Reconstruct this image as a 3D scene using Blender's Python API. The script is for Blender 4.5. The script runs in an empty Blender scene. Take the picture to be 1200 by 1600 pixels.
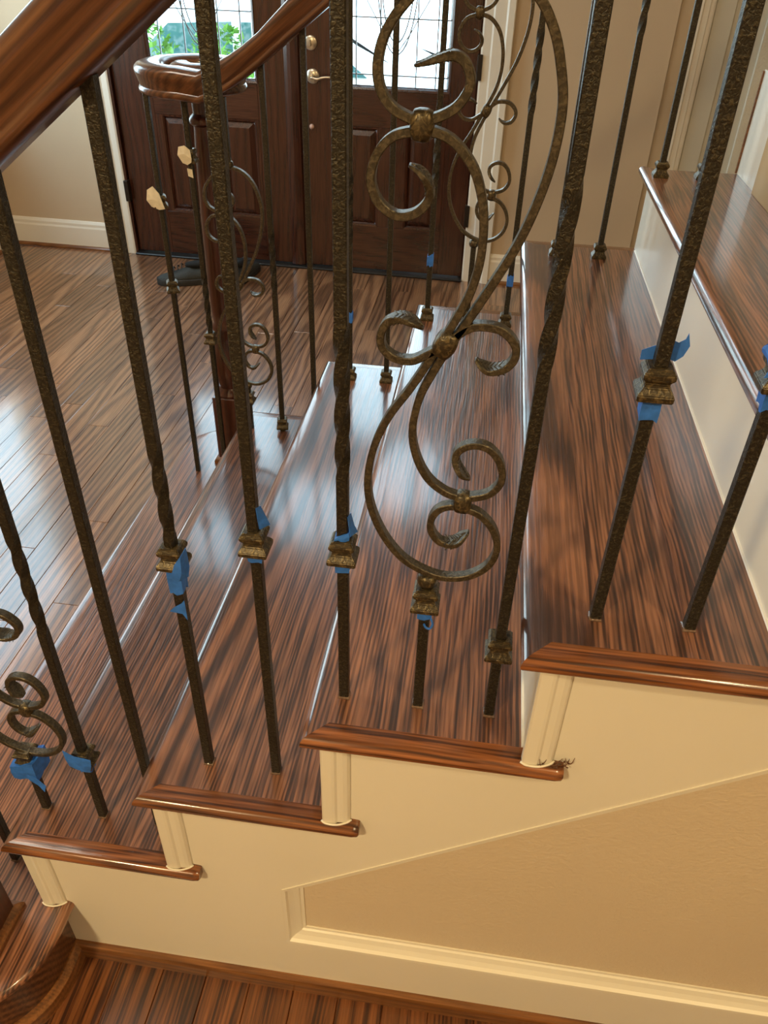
import bpy, bmesh, math, random
from mathutils import Vector, Matrix, Euler
random.seed(7)
S = bpy.context.scene
COL = S.collection
PI = math.pi

# ------------------------------------------------------------------ camera
cd = bpy.data.cameras.new('camera'); cam = bpy.data.objects.new('camera', cd); COL.objects.link(cam)
cd.sensor_fit = 'VERTICAL'; cd.sensor_height = 32.0; cd.lens = 1228.38 / 1600 * 32.0
cd.clip_start = 0.02; cd.clip_end = 200
Rr = (0.9901908814740528, 0.1374651938455858, 0.025006773615039852)
Ru = (-0.10233391171817463, 0.5916631535702223, 0.7996639814445793)
Rf = (-0.09513037768292093, 0.7943790236331364, -0.5999268105807322)
M = Matrix(((Rr[0], Ru[0], -Rf[0], -0.08275), (Rr[1], Ru[1], -Rf[1], -0.59869), (Rr[2], Ru[2], -Rf[2], 0.63219), (0, 0, 0, 1)))
cam.matrix_world = M
S.camera = cam

# ------------------------------------------------------------------ sky, lamps, exposure
S.view_settings.view_transform = 'Standard'; S.view_settings.look = 'None'
S.view_settings.gamma = 1.0; S.view_settings.use_curve_mapping = False
S.view_settings.exposure = 0.0
w = bpy.data.worlds.new('sky'); S.world = w; w.use_nodes = True
wn = w.node_tree.nodes; wl = w.node_tree.links
bg = wn['Background']
tcw = wn.new('ShaderNodeTexCoord'); sep = wn.new('ShaderNodeSeparateXYZ'); rmp = wn.new('ShaderNodeValToRGB')
wl.new(tcw.outputs['Generated'], sep.inputs[0]); wl.new(sep.outputs['Z'], rmp.inputs[0])
rmp.color_ramp.elements[0].position = 0.0; rmp.color_ramp.elements[0].color = (0.80, 0.93, 1.0, 1)
rmp.color_ramp.elements[1].position = 0.7; rmp.color_ramp.elements[1].color = (0.58, 0.80, 1.0, 1)
wl.new(rmp.outputs[0], bg.inputs[0]); bg.inputs[1].default_value = 8.0

def lamp(name, kind, loc, energy, color, size=0.3, rot=None, sy=None):
    l = bpy.data.lights.new(name, kind); o = bpy.data.objects.new(name, l); COL.objects.link(o)
    o.location = loc; l.energy = energy; l.color = color
    if kind == 'AREA':
        l.size = size
        if sy: l.shape = 'RECTANGLE'; l.size_y = sy
        else: l.shape = 'DISK'
    elif kind == 'POINT': l.shadow_soft_size = size
    if rot: o.rotation_euler = rot
    return o
def portal(name, loc, sx, sy, rot):
    o = lamp(name, 'AREA', loc, 1.0, (1, 1, 1), sx, rot, sy)
    try: o.data.cycles.is_portal = True
    except Exception: pass
    return o
WARM = (1.0, 0.76, 0.40)
lamp('hall_lamp', 'AREA', (-1.25, -2.0, 1.95), 86, WARM, 0.30, (0, 0, 0))
lamp('hall_lamp', 'AREA', (1.6, -1.6, 2.6), 56, WARM, 0.30, (0, 0, 0))
lamp('foyer_fill', 'AREA', (-2.2, 0.5, 3.2), 45, (1.0, 0.87, 0.70), 1.0, (0, 0, 0))  # unseen fill light added to brighten the foyer, no fixture there
portal('door_portal', (-1.57, 3.80, 0.65), 0.55, 1.40, (-PI / 2, 0, 0))
portal('door_portal', (-0.60, 3.77, 0.65), 0.55, 1.40, (-PI / 2, 0, 0))
portal('transom_portal', (-1.13, 3.79, 2.0), 1.7, 0.6, (-PI / 2, 0, 0))
portal('window_portal', (-2.93, 2.85, 0.75), 1.25, 1.6, (PI / 2, 0, -PI / 2))
try:
    S.cycles.use_denoising = True; S.cycles.max_bounces = 8; S.cycles.transparent_max_bounces = 12
    S.cycles.sample_clamp_indirect = 6.0; S.cycles.caustics_reflective = False; S.cycles.caustics_refractive = False
except Exception: pass

# ------------------------------------------------------------------ materials
def newmat(name):
    m = bpy.data.materials.new(name); m.use_nodes = True
    return m, m.node_tree.nodes, m.node_tree.links, m.node_tree.nodes['Principled BSDF']
def ramp(n, stops):
    r = n.new('ShaderNodeValToRGB'); e = r.color_ramp.elements
    e[0].position, e[0].color = stops[0][0], (*stops[0][1], 1)
    e[1].position, e[1].color = stops[-1][0], (*stops[-1][1], 1)
    for p_, c in stops[1:-1]:
        k = e.new(p_); k.color = (*c, 1)
    return r
def wood(name, axis, stops, rings=26.0, rough=0.25, coat=0.0, tint=0.25, bump=0.12, pore=0.5, dist=1.0, rand=True, tilt=0.035, pre=0.0, streak=0.5, line=0.0062, amp=0.075):
    """stained oak: growth rings about the grain axis, sliced by the board, with fine pores along the grain"""
    m, n, l, b = newmat(name)
    tc = n.new('ShaderNodeTexCoord'); src = tc.outputs['Object']
    sw = n.new('ShaderNodeSeparateXYZ'); cb = n.new('ShaderNodeCombineXYZ'); 
    if pre:
        mpp = n.new('ShaderNodeMapping'); mpp.inputs['Rotation'].default_value = (0, pre, 0); l.new(src, mpp.inputs[0]); src = mpp.outputs[0]
    l.new(src, sw.inputs[0])
    order = {'Y': 'XYZ', 'X': 'YXZ', 'Z': 'XZY'}[axis]
    for k in range(3): l.new(sw.outputs[order[k]], cb.inputs[k])
    oi = n.new('ShaderNodeObjectInfo')
    wnz = n.new('ShaderNodeTexWhiteNoise'); wnz.noise_dimensions = '1D'; l.new(oi.outputs['Random'], wnz.inputs['W'])
    off = n.new('ShaderNodeVectorMath'); off.operation = 'MULTIPLY'; l.new(wnz.outputs['Color'], off.inputs[0]); off.inputs[1].default_value = (0.5, 7.0, 0.12) if rand else (0, 0, 0)
    add = n.new('ShaderNodeVectorMath'); l.new(cb.outputs[0], add.inputs[0]); l.new(off.outputs[0], add.inputs[1])
    # slow wander of the grain
    mp0 = n.new('ShaderNodeMapping'); mp0.inputs['Scale'].default_value = (5.0, 0.9, 5.0); l.new(add.outputs[0], mp0.inputs[0])
    nz = n.new('ShaderNodeTexNoise'); nz.inputs['Scale'].default_value = 1.0; nz.inputs['Detail'].default_value = 2.5; l.new(mp0.outputs[0], nz.inputs['Vector'])
    sub = n.new('ShaderNodeVectorMath'); sub.operation = 'SUBTRACT'; l.new(nz.outputs['Color'], sub.inputs[0]); sub.inputs[1].default_value = (.5, .5, .5)
    scl = n.new('ShaderNodeVectorMath'); scl.operation = 'MULTIPLY'; l.new(sub.outputs[0], scl.inputs[0]); scl.inputs[1].default_value = (0.10 * dist, 0, 0.10 * dist)
    ad2 = n.new('ShaderNodeVectorMath'); l.new(add.outputs[0], ad2.inputs[0]); l.new(scl.outputs[0], ad2.inputs[1])
    mp1 = n.new('ShaderNodeMapping'); mp1.inputs['Rotation'].default_value = (tilt, 0, 0.012); mp1.inputs['Location'].default_value = (-0.25, 0, 0.02)
    l.new(ad2.outputs[0], mp1.inputs[0])
    wv = n.new('ShaderNodeTexWave'); wv.wave_type = 'RINGS'; wv.rings_direction = 'Y'; wv.wave_profile = 'SIN'
    wv.inputs['Scale'].default_value = rings; wv.inputs['Distortion'].default_value = 0.0
    l.new(mp1.outputs[0], wv.inputs['Vector'])
    # ragged edge of the dark bands
    mp3 = n.new('ShaderNodeMapping'); mp3.inputs['Scale'].default_value = (240, 7, 240); l.new(add.outputs[0], mp3.inputs[0])
    rg = n.new('ShaderNodeTexNoise'); rg.inputs['Scale'].default_value = 1.0; rg.inputs['Detail'].default_value = 3.0; l.new(mp3.outputs[0], rg.inputs['Vector'])
    # irregular dark streaks between the rings
    mp4 = n.new('ShaderNodeMapping'); mp4.inputs['Scale'].default_value = (190, 5.0, 190); l.new(add.outputs[0], mp4.inputs[0])
    sk = n.new('ShaderNodeTexNoise'); sk.inputs['Scale'].default_value = 1.0; sk.inputs['Detail'].default_value = 4.0; sk.inputs['Roughness'].default_value = 0.62; l.new(mp4.outputs[0], sk.inputs['Vector'])
    rg1 = n.new('ShaderNodeMath'); rg1.operation = 'MULTIPLY'; l.new(wv.outputs['Fac'], rg1.inputs[0]); rg1.inputs[1].default_value = 1.0 - streak * 0.9
    mp5 = n.new('ShaderNodeMapping'); mp5.inputs['Scale'].default_value = (9.0, 1.6, 9.0); l.new(add.outputs[0], mp5.inputs[0])
    nw = n.new('ShaderNodeTexNoise'); nw.inputs['Scale'].default_value = 1.0; nw.inputs['Detail'].default_value = 3.0; l.new(mp5.outputs[0], nw.inputs['Vector'])
    sx = n.new('ShaderNodeSeparateXYZ'); l.new(add.outputs[0], sx.inputs[0])
    ph = n.new('ShaderNodeMath'); ph.operation = 'MULTIPLY_ADD'; l.new(nw.outputs['Fac'], ph.inputs[0]); ph.inputs[1].default_value = 0.055; l.new(sx.outputs['X'], ph.inputs[2])
    fq = n.new('ShaderNodeMath'); fq.operation = 'MULTIPLY'; l.new(ph.outputs[0], fq.inputs[0]); fq.inputs[1].default_value = 2 * PI / line
    sn = n.new('ShaderNodeMath'); sn.operation = 'SINE'; l.new(fq.outputs[0], sn.inputs[0])
    sb = n.new('ShaderNodeMath'); sb.operation = 'MULTIPLY_ADD'; l.new(sn.outputs[0], sb.inputs[0]); sb.inputs[1].default_value = amp; l.new(sk.outputs['Fac'], sb.inputs[2])
    sk1 = n.new('ShaderNodeMath'); sk1.operation = 'MULTIPLY_ADD'; l.new(sb.outputs[0], sk1.inputs[0]); sk1.inputs[1].default_value = streak * 2.6; sk1.inputs[2].default_value = -streak * 0.85
    sm = n.new('ShaderNodeMath'); sm.operation = 'ADD'; l.new(rg1.outputs[0], sm.inputs[0]); l.new(sk1.outputs[0], sm.inputs[1])
    jit = n.new('ShaderNodeMath'); jit.operation = 'MULTIPLY_ADD'; l.new(rg.outputs['Fac'], jit.inputs[0]); jit.inputs[1].default_value = 0.9; l.new(sm.outputs[0], jit.inputs[2])
    sbj = n.new('ShaderNodeMath'); sbj.operation = 'SUBTRACT'; l.new(jit.outputs[0], sbj.inputs[0]); sbj.inputs[1].default_value = 0.45; sbj.use_clamp = True
    cr = ramp(n, stops); l.new(sbj.outputs[0], cr.inputs[0])
    # broad tone change, board to board and inside a board
    mp2 = n.new('ShaderNodeMapping'); mp2.inputs['Scale'].default_value = (14, 1.2, 14); l.new(add.outputs[0], mp2.inputs[0])
    bt = n.new('ShaderNodeTexNoise'); bt.inputs['Scale'].default_value = 1.0; l.new(mp2.outputs[0], bt.inputs['Vector'])
    tv = n.new('ShaderNodeMath'); tv.operation = 'MULTIPLY_ADD'; l.new(wnz.outputs['Value'], tv.inputs[0]); tv.inputs[1].default_value = tint if rand else 0.0; tv.inputs[2].default_value = 1.0 - tint * 0.5
    tv2 = n.new('ShaderNodeMath'); tv2.operation = 'MULTIPLY_ADD'; l.new(bt.outputs['Fac'], tv2.inputs[0]); tv2.inputs[1].default_value = 0.5; tv2.inputs[2].default_value = 0.75
    mlt = n.new('ShaderNodeMath'); mlt.operation = 'MULTIPLY'; l.new(tv.outputs[0], mlt.inputs[0]); l.new(tv2.outputs[0], mlt.inputs[1])
    # pores
    pr = ramp(n, [(0.42, (1 - pore,) * 3), (0.56, (1, 1, 1))]); l.new(rg.outputs['Fac'], pr.inputs[0])
    m1 = n.new('ShaderNodeVectorMath'); m1.operation = 'MULTIPLY'; l.new(cr.outputs[0], m1.inputs[0]); l.new(pr.outputs[0], m1.inputs[1])
    m2 = n.new('ShaderNodeVectorMath'); m2.operation = 'SCALE'; l.new(m1.outputs[0], m2.inputs[0]); l.new(mlt.outputs[0], m2.inputs['Scale'])
    l.new(m2.outputs[0], b.inputs['Base Color'])
    b.inputs['Roughness'].default_value = rough; b.inputs['Coat Weight'].default_value = coat; b.inputs['Coat Roughness'].default_value = 0.12
    hm = n.new('ShaderNodeMath'); hm.operation = 'ADD'; l.new(pr.outputs[0], hm.inputs[0]); l.new(cr.outputs[0], hm.inputs[1])
    bp = n.new('ShaderNodeBump'); bp.inputs['Strength'].default_value = bump; bp.inputs['Distance'].default_value = 0.0012; l.new(hm.outputs[0], bp.inputs['Height'])
    l.new(bp.outputs[0], b.inputs['Normal'])
    return m
OAK = [(0.0, (.340, .150, .080)), (0.38, (.280, .118, .061)), (0.56, (.180, .073, .039)), (0.72, (.080, .034, .021)), (1.0, (.048, .021, .013))]
OAKE = [(0.0, (.33, .120, .038)), (0.40, (.260, .088, .027)), (0.62, (.170, .056, .018)), (0.80, (.080, .027, .010)), (1.0, (.050, .018, .008))]
FLR = [(0.0, (.400, .205, .105)), (0.40, (.335, .162, .080)), (0.60, (.240, .110, .054)), (0.76, (.135, .060, .031)), (1.0, (.095, .043, .024))]
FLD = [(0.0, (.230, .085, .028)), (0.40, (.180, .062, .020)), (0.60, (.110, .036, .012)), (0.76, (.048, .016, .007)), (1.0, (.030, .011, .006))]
W_TREAD = wood('red_oak_tread', 'Y', OAK, 22, 0.30, 1.0, 0.25, 0.34, 0.40, 0.6, streak=0.72, line=0.0062, amp=0.10)
W_BOLD = wood('red_oak_cathedral', 'Y', OAK, 13, 0.30, 1.0, 0.22, 0.30, 0.40, 0.9, streak=0.36, line=0.011, amp=0.08)
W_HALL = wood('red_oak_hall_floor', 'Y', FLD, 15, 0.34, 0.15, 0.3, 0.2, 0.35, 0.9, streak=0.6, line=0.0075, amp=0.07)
W_NOSE = wood('red_oak_return', 'X', OAKE, 34, 0.25, 0.5, 0.2, 0.2, 0.4, 0.6, streak=0.6)
W_FLOOR = wood('red_oak_floor', 'Y', FLR, 16, 0.30, 1.0, 0.5, 0.14, 0.3, 0.9, streak=0.5, line=0.008, amp=0.10)
W_RAIL = wood('stained_rail', 'X', [(0, (.185, .078, .034)), (0.42, (.130, .050, .021)), (0.85, (.050, .016, .007)), (1, (.040, .013, .006))], 30, 0.28, 0.4, 0.05, 0.08, 0.35, 0.5, rand=False, pre=math.atan(0.75))
W_NEWEL = wood('stained_newel', 'Z', [(0, (.075, .020, .010)), (0.7, (.055, .014, .007)), (1, (.030, .008, .005))], 26, 0.3, 0.3, 0.1, 0.05, 0.3)
W_SHOE = wood('stained_shoe_moulding', 'X', [(0, (.28, .115, .035)), (0.6, (.21, .08, .022)), (1, (.11, .04, .012))], 22, 0.3, 0.2, 0.1, 0.08, 0.35)
W_DOORV = wood('mahogany_stile', 'Z', [(0, (.075, .024, .012)), (0.6, (.056, .017, .009)), (1, (.032, .010, .006))], 18, 0.26, 0.4, 0.12, 0.05, 0.3)
W_DOORH = wood('mahogany_rail', 'X', [(0, (.075, .024, .012)), (0.6, (.056, .017, .009)), (1, (.032, .010, .006))], 18, 0.26, 0.4, 0.12, 0.05, 0.3)

def paint(name, col, rough=0.4, bscale=0, bstr=0.0, var=0.04, bdist=0.001):
    m, n, l, b = newmat(name)
    tc = n.new('ShaderNodeTexCoord'); nz = n.new('ShaderNodeTexNoise'); nz.inputs['Scale'].default_value = 2.2; nz.inputs['Detail'].default_value = 3
    l.new(tc.outputs['Object'], nz.inputs['Vector'])
    r = ramp(n, [(0.3, tuple(c * (1 - var) for c in col)), (0.7, tuple(min(1, c * (1 + var)) for c in col))]); l.new(nz.outputs['Fac'], r.inputs[0])
    l.new(r.outputs[0], b.inputs['Base Color']); b.inputs['Roughness'].default_value = rough
    if bscale:
        n2 = n.new('ShaderNodeTexNoise'); n2.inputs['Scale'].default_value = bscale; n2.inputs['Detail'].default_value = 2; l.new(tc.outputs['Object'], n2.inputs['Vector'])
        bp = n.new('ShaderNodeBump'); bp.inputs['Strength'].default_value = bstr; bp.inputs['Distance'].default_value = bdist
        l.new(n2.outputs['Fac'], bp.inputs['Height']); l.new(bp.outputs[0], b.inputs['Normal'])
    return m
P_WHITE = paint('white_trim_paint', (.80, .765, .68), 0.33)
P_STRINGER = paint('cream_stringer_paint', (.76, .71, .59), 0.38)
P_WALL = paint('beige_wall_paint', (.57, .455, .32), 0.7, 140, 0.25, 0.03)
P_PANEL = paint('textured_tan_wall_paint', (.64, .53, .38), 0.55, 170, 0.55, 0.03, 0.0016)
P_STUCCO = paint('pale_textured_wall_paint', (.70, .68, .58), 0.8, 160, 0.9, 0.05, 0.003)
P_TAN = paint('tan_riser_paint', (.56, .40, .20), 0.5)
P_CEIL = paint('ceiling_paint', (.80, .77, .70), 0.8)
P_GREYDOOR = paint('pale_grey_door_paint', (.60, .58, .50), 0.35)

def plain(name, col, rough=0.5, metal=0.0, var=0.0, vscale=60, bump=0.0):
    m, n, l, b = newmat(name)
    b.inputs['Roughness'].default_value = rough; b.inputs['Metallic'].default_value = metal
    tc = n.new('ShaderNodeTexCoord'); nz = n.new('ShaderNodeTexNoise'); nz.inputs['Scale'].default_value = vscale; nz.inputs['Detail'].default_value = 3
    l.new(tc.outputs['Object'], nz.inputs['Vector'])
    r = ramp(n, [(0.3, tuple(c * (1 - var) for c in col)), (0.7, tuple(min(1.0, c * (1 + var)) for c in col))]); l.new(nz.outputs['Fac'], r.inputs[0]); l.new(r.outputs[0], b.inputs['Base Color'])
    if bump:
        bp = n.new('ShaderNodeBump'); bp.inputs['Strength'].default_value = bump; bp.inputs['Distance'].default_value = 0.002; l.new(nz.outputs['Fac'], bp.inputs['Height']); l.new(bp.outputs[0], b.inputs['Normal'])
    return m
def iron(name, dark, gold, lo, hi, scale, bstr, rough=0.42, metal=0.55):
    m, n, l, b = newmat(name)
    tc = n.new('ShaderNodeTexCoord')
    nz = n.new('ShaderNodeTexNoise'); nz.inputs['Scale'].default_value = scale; nz.inputs['Detail'].default_value = 2.5; nz.inputs['Roughness'].default_value = 0.55; nz.inputs['Distortion'].default_value = 0.8
    l.new(tc.outputs['Object'], nz.inputs['Vector'])
    r = ramp(n, [(lo, dark), (hi, gold)]); l.new(nz.outputs['Fac'], r.inputs[0]); l.new(r.outputs[0], b.inputs['Base Color'])
    b.inputs['Metallic'].default_value = metal; b.inputs['Roughness'].default_value = rough
    bp = n.new('ShaderNodeBump'); bp.inputs['Strength'].default_value = bstr; bp.inputs['Distance'].default_value = 0.0015
    l.new(nz.outputs['Fac'], bp.inputs['Height']); l.new(bp.outputs[0], b.inputs['Normal'])
    return m
IRON = iron('hammered_bronze_iron', (.027, .0225, .0155), (.082, .068, .041), 0.50, 0.70, 300, 1.0)
SCROLL = iron('scroll_bronze_iron', (.052, .042, .027), (.125, .100, .062), 0.42, 0.68, 260, 0.45, 0.40)
CAST = iron('cast_bronze', (.045, .034, .019), (.155, .115, .055), 0.45, 0.65, 200, 0.5, 0.38)
BLUE = plain('blue_masking_tape', (.028, .155, .60), 0.6, 0, 0.18, 90, 0.3)
TAPE_W = plain('cream_masking_tape', (.72, .66, .52), 0.6, 0, 0.1, 90, 0.3)
NICKEL = plain('satin_nickel', (.62, .56, .45), 0.28, 0.9, 0.05)
LEAD = plain('lead_came', (.16, .17, .18), 0.45, 0.6, 0.1)
BRONZE = plain('oil_rubbed_bronze', (.035, .026, .02), 0.4, 0.6, 0.15)
BLACK = plain('black_threshold', (.012, .012, .013), 0.35, 0.2, 0.2)
SHOE = plain('grey_knit_fabric', (.036, .039, .037), 0.85, 0, 0.3, 300, 0.4)
SOLE = plain('dark_rubber_sole', (.028, .028, .027), 0.7, 0, 0.2, 120)
LINING = plain('black_shoe_lining', (.008, .008, .008), 0.9)
CAULK = plain('glossy_glue_bead', (.16, .10, .07), 0.12, 0, 0.3, 200)
SPLINT = plain('splintered_oak', (.12, .045, .018), 0.6, 0, 0.4, 300)
LEAF = plain('hedge_leaf', (.13, .30, .05), 0.6, 0, 0.5, 6)
CONC = plain('pale_concrete', (.72, .72, .70), 0.9, 0, 0.06, 3)
CARP = plain('white_car_paint', (.80, .84, .85), 0.3, 0.0)
CARG = plain('car_window_glass', (.05, .13, .14), 0.08)
TYRE = plain('tyre_rubber', (.02, .02, .02), 0.8)
def glassmat(name):
    m = bpy.data.materials.new(name); m.use_nodes = True; n = m.node_tree.nodes; l = m.node_tree.links
    n.remove(n['Principled BSDF']); o = n['Material Output']
    t = n.new('ShaderNodeBsdfTransparent'); t.inputs[0].default_value = (.93, .97, .96, 1)
    g = n.new('ShaderNodeBsdfGlossy'); g.inputs['Roughness'].default_value = 0.03
    f = n.new('ShaderNodeFresnel'); f.inputs[0].default_value = 1.45
    x = n.new('ShaderNodeMixShader'); ge = n.new('ShaderNodeNewGeometry')
    iv = n.new('ShaderNodeMath'); iv.operation = 'SUBTRACT'; iv.inputs[0].default_value = 1.0; l.new(ge.outputs['Backfacing'], iv.inputs[1])
    mu = n.new('ShaderNodeMath'); mu.operation = 'MULTIPLY'; l.new(f.outputs[0], mu.inputs[0]); l.new(iv.outputs[0], mu.inputs[1]); l.new(mu.outputs[0], x.inputs[0]); l.new(t.outputs[0], x.inputs[1]); l.new(g.outputs[0], x.inputs[2]); l.new(x.outputs[0], o.inputs[0])
    return m
GLASS = glassmat('door_glass')

# ------------------------------------------------------------------ builders
def link(name, bm, mat, parent=None, loc=None, smooth=False, recalc=True):
    if recalc: bmesh.ops.recalc_face_normals(bm, faces=bm.faces[:])
    me = bpy.data.meshes.new(name)
    if smooth:
        for f in bm.faces: f.smooth = True
    bm.to_mesh(me); bm.free()
    if mat: me.materials.append(mat)
    o = bpy.data.objects.new(name, me); COL.objects.link(o)
    if parent: o.parent = parent
    if loc: o.location = loc
    return o
def BM(): return bmesh.new()
def sharp(bm, ang=0.6):
    bm.normal_update()
    for e in bm.edges:
        if len(e.link_faces) == 2 and e.calc_face_angle(0) > ang: e.smooth = False
def box(bm, x0, x1, y0, y1, z0, z1, bev=0.0, seg=1, T=None):
    vs = [bm.verts.new((x, y, z)) for x in (x0, x1) for y in (y0, y1) for z in (z0, z1)]
    F = [bm.faces.new([vs[i] for i in q]) for q in ((0, 1, 3, 2), (4, 6, 7, 5), (0, 4, 5, 1), (2, 3, 7, 6), (0, 2, 6, 4), (1, 5, 7, 3))]
    if bev:
        es = list({e for f in F for e in f.edges})
        r = bmesh.ops.bevel(bm, geom=es, offset=bev, segments=seg, profile=0.5, affect='EDGES')
        vs = list({v for f in r['faces'] for v in f.verts} | {v for v in vs if v.is_valid})
    if T:
        for v in vs: v.co = T(v.co)
    return vs
def rings(bm, R, closed=True, cap=True, loop=False):
    """skin a list of vertex rings"""
    V = [[bm.verts.new(c) for c in r] for r in R]
    n = len(V[0]); m_ = len(V)
    for i in range(m_ if loop else m_ - 1):
        a, b = V[i], V[(i + 1) % m_]
        for k in range(n if closed else n - 1):
            bm.faces.new((a[k], a[(k + 1) % n], b[(k + 1) % n], b[k]))
    if cap and not loop and closed:
        bm.faces.new(V[0][::-1]); bm.faces.new(V[-1])
    return V
def prism(bm, poly, axis, a, b, T=None):
    def P(u, v, w_): return {'x': (w_, u, v), 'y': (u, w_, v), 'z': (u, v, w_)}[axis]
    V = rings(bm, [[P(u, v, t) for u, v in poly] for t in (a, b)])
    if T:
        for r in V:
            for q in r: q.co = T(q.co)
    return V
def lathe(bm, prof, c=(0, 0, 0), n=20, axis='z'):
    R = []
    for r, h in prof:
        ring = []
        for k in range(n):
            t = 2 * PI * k / n; x, y = max(r, 1e-4) * math.cos(t), max(r, 1e-4) * math.sin(t)
            v = {'z': (x, y, h), 'y': (x, h, y), 'x': (h, x, y)}[axis]
            ring.append((c[0] + v[0], c[1] + v[1], c[2] + v[2]))
        R.append(ring)
    return rings(bm, R)
def catmull(pts, n=6):
    P = [Vector(p) for p in pts]; out = []
    for i in range(len(P) - 1):
        p0 = P[i - 1] if i > 0 else P[i] * 2 - P[i + 1]; p1, p2 = P[i], P[i + 1]
        p3 = P[i + 2] if i + 2 < len(P) else P[i + 1] * 2 - P[i]
        for k in range(n):
            t = k / n
            out.append(0.5 * ((2 * p1) + (p2 - p0) * t + (2 * p0 - 5 * p1 + 4 * p2 - p3) * t * t + (3 * p1 - p0 - 3 * p2 + p3) * t ** 3))
    out.append(P[-1]); return out
def tube(bm, pts, r, n=8, taper=None):
    P = [Vector(p) for p in pts]; R = []
    up = Vector((0.3, 0.9, 0.2)).normalized()
    for i, p in enumerate(P):
        t = (P[min(i + 1, len(P) - 1)] - P[max(i - 1, 0)]).normalized()
        a = t.cross(up)
        if a.length < 1e-4: a = t.cross(Vector((1, 0, 0)))
        a.normalize(); b = t.cross(a).normalized()
        rr = r * (taper(i / (len(P) - 1)) if taper else 1)
        R.append([p + (a * math.cos(2 * PI * k / n) + b * math.sin(2 * PI * k / n)) * rr for k in range(n)])
    return rings(bm, R)
def empty(name, loc=(0, 0, 0), label=None, cat=None, group=None, kind=None, parent=None):
    o = bpy.data.objects.new(name, None); COL.objects.link(o); o.location = loc; o.empty_display_size = 0.05
    return tag(o, label, cat, group, kind, parent)
def tag(o, label=None, cat=None, group=None, kind=None, parent=None):
    if label: o['label'] = label
    if cat: o['category'] = cat
    if group: o['group'] = group
    if kind: o['kind'] = kind
    if parent: o.parent = parent
    return o

RUN, RISE, TH, WID, MIT, LRET = 0.2532, 0.19, 0.0225, 1.438, 0.0328, 0.3295
BY, FY = 0.0804, 1.3392          # planes of the near and the far balustrade
FLOOR = -0.95
def zt(i): return i * RISE
NAMES = {-3: 'second', -2: 'third', -1: 'fourth', 0: 'fifth', 1: 'sixth'}

# ------------------------------------------------------------------ room shell
fl = BM(); box(fl, -2.95, 3.2, -3.6, 3.95, FLOOR - 0.1, FLOOR - 0.012)
floor = tag(link('floor', fl, W_FLOOR), kind='structure')
PW = 0.083
random.seed(11)
def plank(x0, x1, y0, y1, mat):
    bm = BM(); cx, cy = (x0 + x1) / 2, (y0 + y1) / 2; hx, hy = (x1 - x0) / 2 - 0.0003, (y1 - y0) / 2 - 0.0003
    dz = random.uniform(-0.0003, 0.0003); c = 0.0012
    rings(bm, [[(-hx, -hy, -0.012), (hx, -hy, -0.012), (hx, hy, -0.012), (-hx, hy, -0.012)],
               [(-hx, -hy, dz - c), (hx, -hy, dz - c), (hx, hy, dz - c), (-hx, hy, dz - c)],
               [(-hx + c, -hy + c, dz), (hx - c, -hy + c, dz), (hx - c, hy - c, dz), (-hx + c, hy - c, dz)]])
    return link('plank', bm, mat, floor, (cx, cy, FLOOR))
def plank_rows(xa, xb, ya, yb, mat=W_FLOOR):
    x = xa
    while x < xb - 0.01:
        x1 = min(x + PW, xb); y = ya - random.uniform(0, 0.8)
        while y < yb:
            L = random.uniform(0.75, 1.7); y1 = min(y + L, yb)
            if yb - y1 < 0.25: y1 = yb
            if y1 > ya: plank(x, x1, max(y, ya), y1, mat)
            y = y1
        x = x1
plank_rows(-2.87, -0.96, -0.9, 3.74)
plank_rows(-0.96, 0.45, 1.42, 3.74)
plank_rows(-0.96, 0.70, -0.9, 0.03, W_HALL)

WA = -0.029                                      # the door wall runs a touch off square
def TW(c): return Vector((c[0], c[1] + WA * (c[0] + 0.12), c[2]))
YW = 3.69
H = 3.3
def wbox(bm, x0, x1, d0, d1, z0, z1, bev=0.0): return box(bm, x0, x1, YW + d0, YW + d1, z0, z1, bev, 1, TW)
bm = BM()
wbox(bm, -2.95, -2.115, 0.012, 0.16, FLOOR, H); wbox(bm, -0.195, 0.66, 0.012, 0.16, FLOOR, H)
wbox(bm, -2.115, -0.195, 0.012, 0.16, 1.52, 1.68); wbox(bm, -2.115, -0.195, 0.012, 0.16, 2.34, H)
wbox(bm, 0.66, 3.2, 0.05, 0.2, FLOOR, H)
tag(link('wall_front', bm, P_WALL), kind='structure')
bm = BM(); box(bm, -3.05, -2.87, -3.6, 2.15, FLOOR, H); box(bm, -3.05, -2.87, 3.55, 3.95, FLOOR, H); box(bm, -3.05, -2.87, 2.15, 3.55, FLOOR, -0.15); box(bm, -3.05, -2.87, 2.15, 3.55, 1.65, H)
tag(link('wall_left', bm, P_WALL), kind='structure')
bm = BM(); box(bm, 3.1, 3.25, -3.6, 3.95, FLOOR, H); tag(link('wall_right', bm, P_WALL), kind='structure')
bm = BM(); box(bm, -2.95, 3.2, -3.75, -3.6, FLOOR, H); tag(link('wall_back', bm, P_WALL), kind='structure')
bm = BM(); box(bm, -3.05, 3.25, -3.75, 3.95, H, H + 0.12); tag(link('ceiling', bm, P_CEIL), kind='structure')
# pale textured wall beside the inner doorway, seen past the top step
bm = BM(); wbox(bm, 1.035, 2.6, -0.02, 0.05, FLOOR, H); tag(link('wall_hall', bm, P_STUCCO), kind='structure')

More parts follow.
